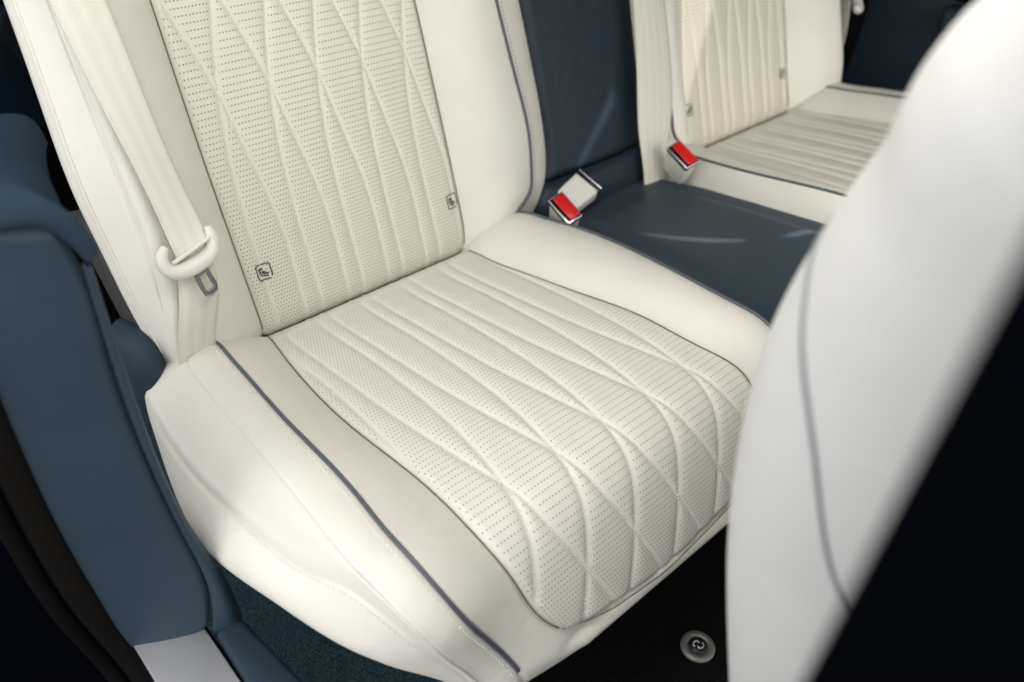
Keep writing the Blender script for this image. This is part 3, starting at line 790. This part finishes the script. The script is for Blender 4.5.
# small pieces between trim and seat
foot = empty("seat_side_trim", (-.15, -.05, .02), "small rounded navy cover tucked between trim and cream backrest", "trim cover")
cp = []
th_ = np.linspace(0, np.pi, 20); ph = np.linspace(0, np.pi * 2, 30)
for a in th_:
    r_ = math.sin(a) ** .6
    cp.append([(-.158 + .024 * r_ * math.cos(b) + .020, .022 + .050 * r_ * math.sin(b), .002 + .062 * math.cos(a)) for b in ph])
grid("cover_shell", np.array(cp), navy, foot)
gm = setp(solid("backrest_side_mesh", *(lambda a, b: ([*a, *b], [(0, 1, 2, 3), (7, 6, 5, 4), (0, 4, 5, 1), (1, 5, 6, 2), (2, 6, 7, 3), (3, 7, 4, 0)]))(
    [(-.1465, .10, .17), (-.1430, .060, .17), (-.1300, .020, .06), (-.1380, .05, .06)], [(-.112, .10, .17), (-.107, .060, .17), (-.10, .020, .06), (-.105, .05, .06)]), grey_mesh, None, .002),
    "dark grey fabric strip in the gap beside the cream backrest", "fabric strip")

# rear side wall, seen in the upper left
qt = empty("quarter_trim", (-.2, .3, .3), "dark navy quarter panel with facets imitating glass reflections behind the cream backrest", "quarter panel")
V = [(-.90, .30, .82), (-.06, .33, .82), (-.06, .33, .17), (-.90, .22, .17), (-.12, .26, .30), (-.05, .31, .40), (-.30, .24, .42)]
solid("facet_panel", V, [(0, 1, 5), (0, 5, 6), (6, 5, 4), (5, 1, 2), (4, 5, 2), (6, 4, 3), (4, 2, 3), (0, 6, 3)], plain("dark_blue_glass", (.006, .016, .028), .2, spec=.6), qt, 0, smooth=False)  # facets shaped after reflections in dark window glass
tube("black_gap_strip", smoothcurve([(-.30, .15, .355), (-.2, .17, .362), (-.10, .19, .37), (0, .2, .37)], 30), .016, black, qt, 10)

# ------------------------------------------------------------------ floor, mat and cabin shell
fl = grid("floor", np.array([[(x, y, -.28 + .001 * math.sin(40 * x) * math.cos(37 * y)) for y in np.linspace(-2.2, .4, 60)] for x in np.linspace(-.24, 1.6, 60)]), carpet_m)
fl["kind"] = "structure"
mat_o = empty("floor_mat", (.3, -.62, -.276), "black floor mat in the footwell below the cream cushion", "floor mat")
prism("mat_sheet", [(.022, -.37, -.272), (.50, -.37, -.272), (.50, -1.1, -.272), (.022, -1.1, -.272)], (0, 0, 1), .007, mat_m, mat_o, .003)
fx, fy, fz = .238, -.524, -.2715
def disc(name, prof, mat, parent, n=48):
    a = np.linspace(0, 2 * np.pi, n, endpoint=False)
    P = np.array([[(fx + r * math.cos(t), fy + r * math.sin(t), fz + h) for t in a] for r, h in prof])
    return grid(name, P, mat, parent, close_v=True, flip=True)
fast = disc("mat_fastener", [(.0205, -.001), (.0205, .002), (.0195, .0032), (.0125, .0036), (.0118, .002), (.0, .002)], plain("bronze_grey_metal", (.22, .21, .19), .45, .6), mat_o)
cap = disc("fastener_cap", [(.0112, .002), (.011, .0042), (.0095, .005), (0, .0053)], plain("black_cap", (.004, .004, .004), .4), fast)
for sg in (-1, 1):
    pts = [(fx + sg * (-.0012 + .0042 * math.cos(a)) , fy + sg * (.0026 + .0030 * math.sin(a)), fz + .0056) for a in np.linspace(-.6, 3.6, 16)]
    tube("fastener_mark", pts, .0008, alu, cap, 8)

gr = grid("ground", np.array([[(x, y, -.62 + .002 * math.sin(x * 9) * math.sin(y * 7)) for y in np.linspace(-14, 14, 40)] for x in np.linspace(-14, 14, 40)]),
    fuzzy("asphalt", (.03, .03, .03), (.07, .07, .07), 90))
gr["kind"] = "structure"
# far door and cabin walls
door = empty("far_door", (1.45, 0, .1), "dark navy door across the cabin behind the farther seat", "car door")
pad("door_panel", [(1.42, .35, .80), (1.42, .30, .2), (1.42, .28, -.3)], [(1.42, -1.2, .80), (1.42, -1.2, .2), (1.42, -1.2, -.3)], (-1, 0, 0), navy_shaded, door, .02, .03, .05)  # carried up to the roof to cut the light on the far seat
prism("door_armrest", [(1.36, -.12, .185), (1.36, -1.1, .12), (1.43, -1.1, .12), (1.43, -.12, .185)], (0, 0, 1), .05, navy_shaded, door, .015, 4)
tube("pillar_trim", smoothcurve([(1.40, .08, -.1), (1.385, .055, .05), (1.39, .06, .2), (1.40, .12, .6)], 40), .022, black, door, 12)
tube("panel_gap", smoothcurve([(1.405, .03, .205), (1.405, -.15, .192), (1.405, -.5, .17)], 40), .006, black, door, 8)
cw = grid("cabin_wall", np.array([[(x, .50, z) for z in (-.4, .9)] for x in (-.5, 1.6)]), black)
cw["kind"] = "structure"

def sheet_with_gaps(name, outer, holes, z, th, mat):
    """unseen roof sheet; its narrow gaps are shaped to cast the sun streaks"""
    bm = bmesh.new(); edges = []
    for lp in [outer] + holes:
        vs_ = [bm.verts.new((x, y, z)) for x, y in lp]
        edges += [bm.edges.new((vs_[i], vs_[(i + 1) % len(vs_)])) for i in range(len(vs_))]
    bmesh.ops.triangle_fill(bm, use_beauty=True, use_dissolve=False, edges=edges)
    ret = bmesh.ops.extrude_face_region(bm, geom=list(bm.faces))
    bmesh.ops.translate(bm, verts=[g for g in ret['geom'] if isinstance(g, bmesh.types.BMVert)], vec=(0, 0, th))
    bmesh.ops.recalc_face_normals(bm, faces=bm.faces)
    me = bpy.data.meshes.new(name); bm.to_mesh(me); bm.free()
    return link(name, me, mat)
def gap_outline(pts, w):
    P = np.array(pts, float); T = np.gradient(P, axis=0); T /= np.hypot(*T.T)[:, None]; Nn = np.stack([-T[:, 1], T[:, 0]], 1)
    w = np.asarray(w)[:, None] / 2
    return [tuple(q) for q in np.concatenate([P + Nn * w, (P - Nn * w)[::-1]])]
def sun_patch_slots(poly, pitch, width):
    """added slots that dim the sun to a faint patch, filling a convex outline"""
    poly = np.array(poly); out = []; y0, y1 = poly[:, 1].min(), poly[:, 1].max()
    for y in np.arange(y0 + pitch, y1 - pitch / 2, pitch):
        xs_ = []
        for i in range(len(poly)):
            (xa, ya), (xb, yb) = poly[i], poly[(i + 1) % len(poly)]
            if (ya - y) * (yb - y) < 0: xs_.append(xa + (xb - xa) * (y - ya) / (yb - ya))
        if len(xs_) == 2 and abs(xs_[0] - xs_[1]) > .006:
            a, b = min(xs_), max(xs_); out.append([(a, y - width / 2), (b, y - width / 2), (b, y + width / 2), (a, y + width / 2)])
    return out
gaps = [gap_outline([(.9010, -.1220), (.885, -.1345), (.8664, -.1483), (.8314, -.1746)], [.016, .015, .012, .009]),  # made-up openings, placed so that the sun draws streaks on the navy seat
        gap_outline([(.8065, -.3332), (.8262, -.3818), (.8535, -.4193), (.8849, -.4501)], [.002, .009, .011, .004]),
        gap_outline([(.9297, -.4784), (.948, -.486), (.985, -.496)], [.003, .009, .009])] + sun_patch_slots([(1.02, .02), (1.17, .02), (1.1446, -.0625), (1.1037, -.1384), (1.0926, -.1529)], .006, .0026)  # invented slots that let a dimmed sun patch onto the far backrest
rf = sheet_with_gaps("roof_with_sun_gaps", [(-.175, -1.0), (2.2, -1.0), (2.2, .7), (-.175, .7)], gaps, .80, .003, plain("dark_headliner", (.10, .11, .125), .95, spec=.1))  # unseen roof, added to shade the far seat, gaps shaped for sun streaks
rf["kind"] = "structure"
# ------------------------------------------------------------------ front seat at the right
fs = empty("front_seat", (.15, -.7, .2), "pale cream front seatback at the right with a grey curved piping line", "car seat")
cont = np.array([(-.80, .605), (-.72, .597), (-.675, .572), (-.645, .542), (-.635, .533), (-.627, .518), (-.622, .499), (-.620, .477), (-.614, .454), (-.605, .419), (-.598, .383), (-.5955, .342), (-.597, .314),
                 (-.602, .271), (-.611, .225), (-.626, .169), (-.647, .098), (-.672, .02), (-.70, -.06), (-.73, -.14)])
cont = smoothcurve(cont, 160) + np.array([.014, 0])
tg = np.gradient(cont, axis=0); tg /= np.hypot(*tg.T)[:, None]
inn = .3 * np.stack([tg[:, 1], -tg[:, 0]], 1) + .7 * np.array([-.94, -.30])         # toward the front of the car
inn /= np.hypot(*inn.T)[:, None]
sec = smoothcurve([(.50, .02), (.40, .012), (.25, .004), (.12, .0), (.05, .003), (.005, .017), (-.030, .042), (-.048, .075), (-.056, .12), (-.056, .18), (-.045, .25), (.0, .31)], 130)
P = np.stack([np.broadcast_to(sec[:, 0][:, None], (130, 160)), cont[None, :, 0] + sec[:, 1][:, None] * inn[None, :, 0], cont[None, :, 1] + sec[:, 1][:, None] * inn[None, :, 1]], -1)
fback = grid("backrest", P, cream_front, fs, flip=True)
FSP = P
def fs_line(name, pix3, r, mat, off=.001):
    tube(name, smoothcurve(pix3, 60), r, mat, fback, 10)
fs_line("piping", [(.0300, -.6030, .4300), (.0136, -.6054, .4223), (-.0137, -.6184, .4148), (-.0285, -.6288, .4036), (-.0411, -.6438, .3862),
    (-.0485, -.6591, .3653), (-.0526, -.6746, .3369), (-.0548, -.6902, .3125), (-.056, -.7061, .2962), (-.056, -.735, .262)], .0016, plain("pale_grey_piping", (.20, .21, .225), .5))
# ------------------------------------------------------------------ door pillar close to the camera
pil = empty("door_pillar", (-.14, -.85, .4), "dark navy and black door pillar trim crossing the lower right corner", "door pillar")
prism("pillar_cover", [(-.200, -.7228, .80), (-.06, -.735, .80), (-.03, -1.05, .80), (-.200, -1.05, .80)], (0, 0, 1), 1.2, pillar_m, pil, .006, 3)
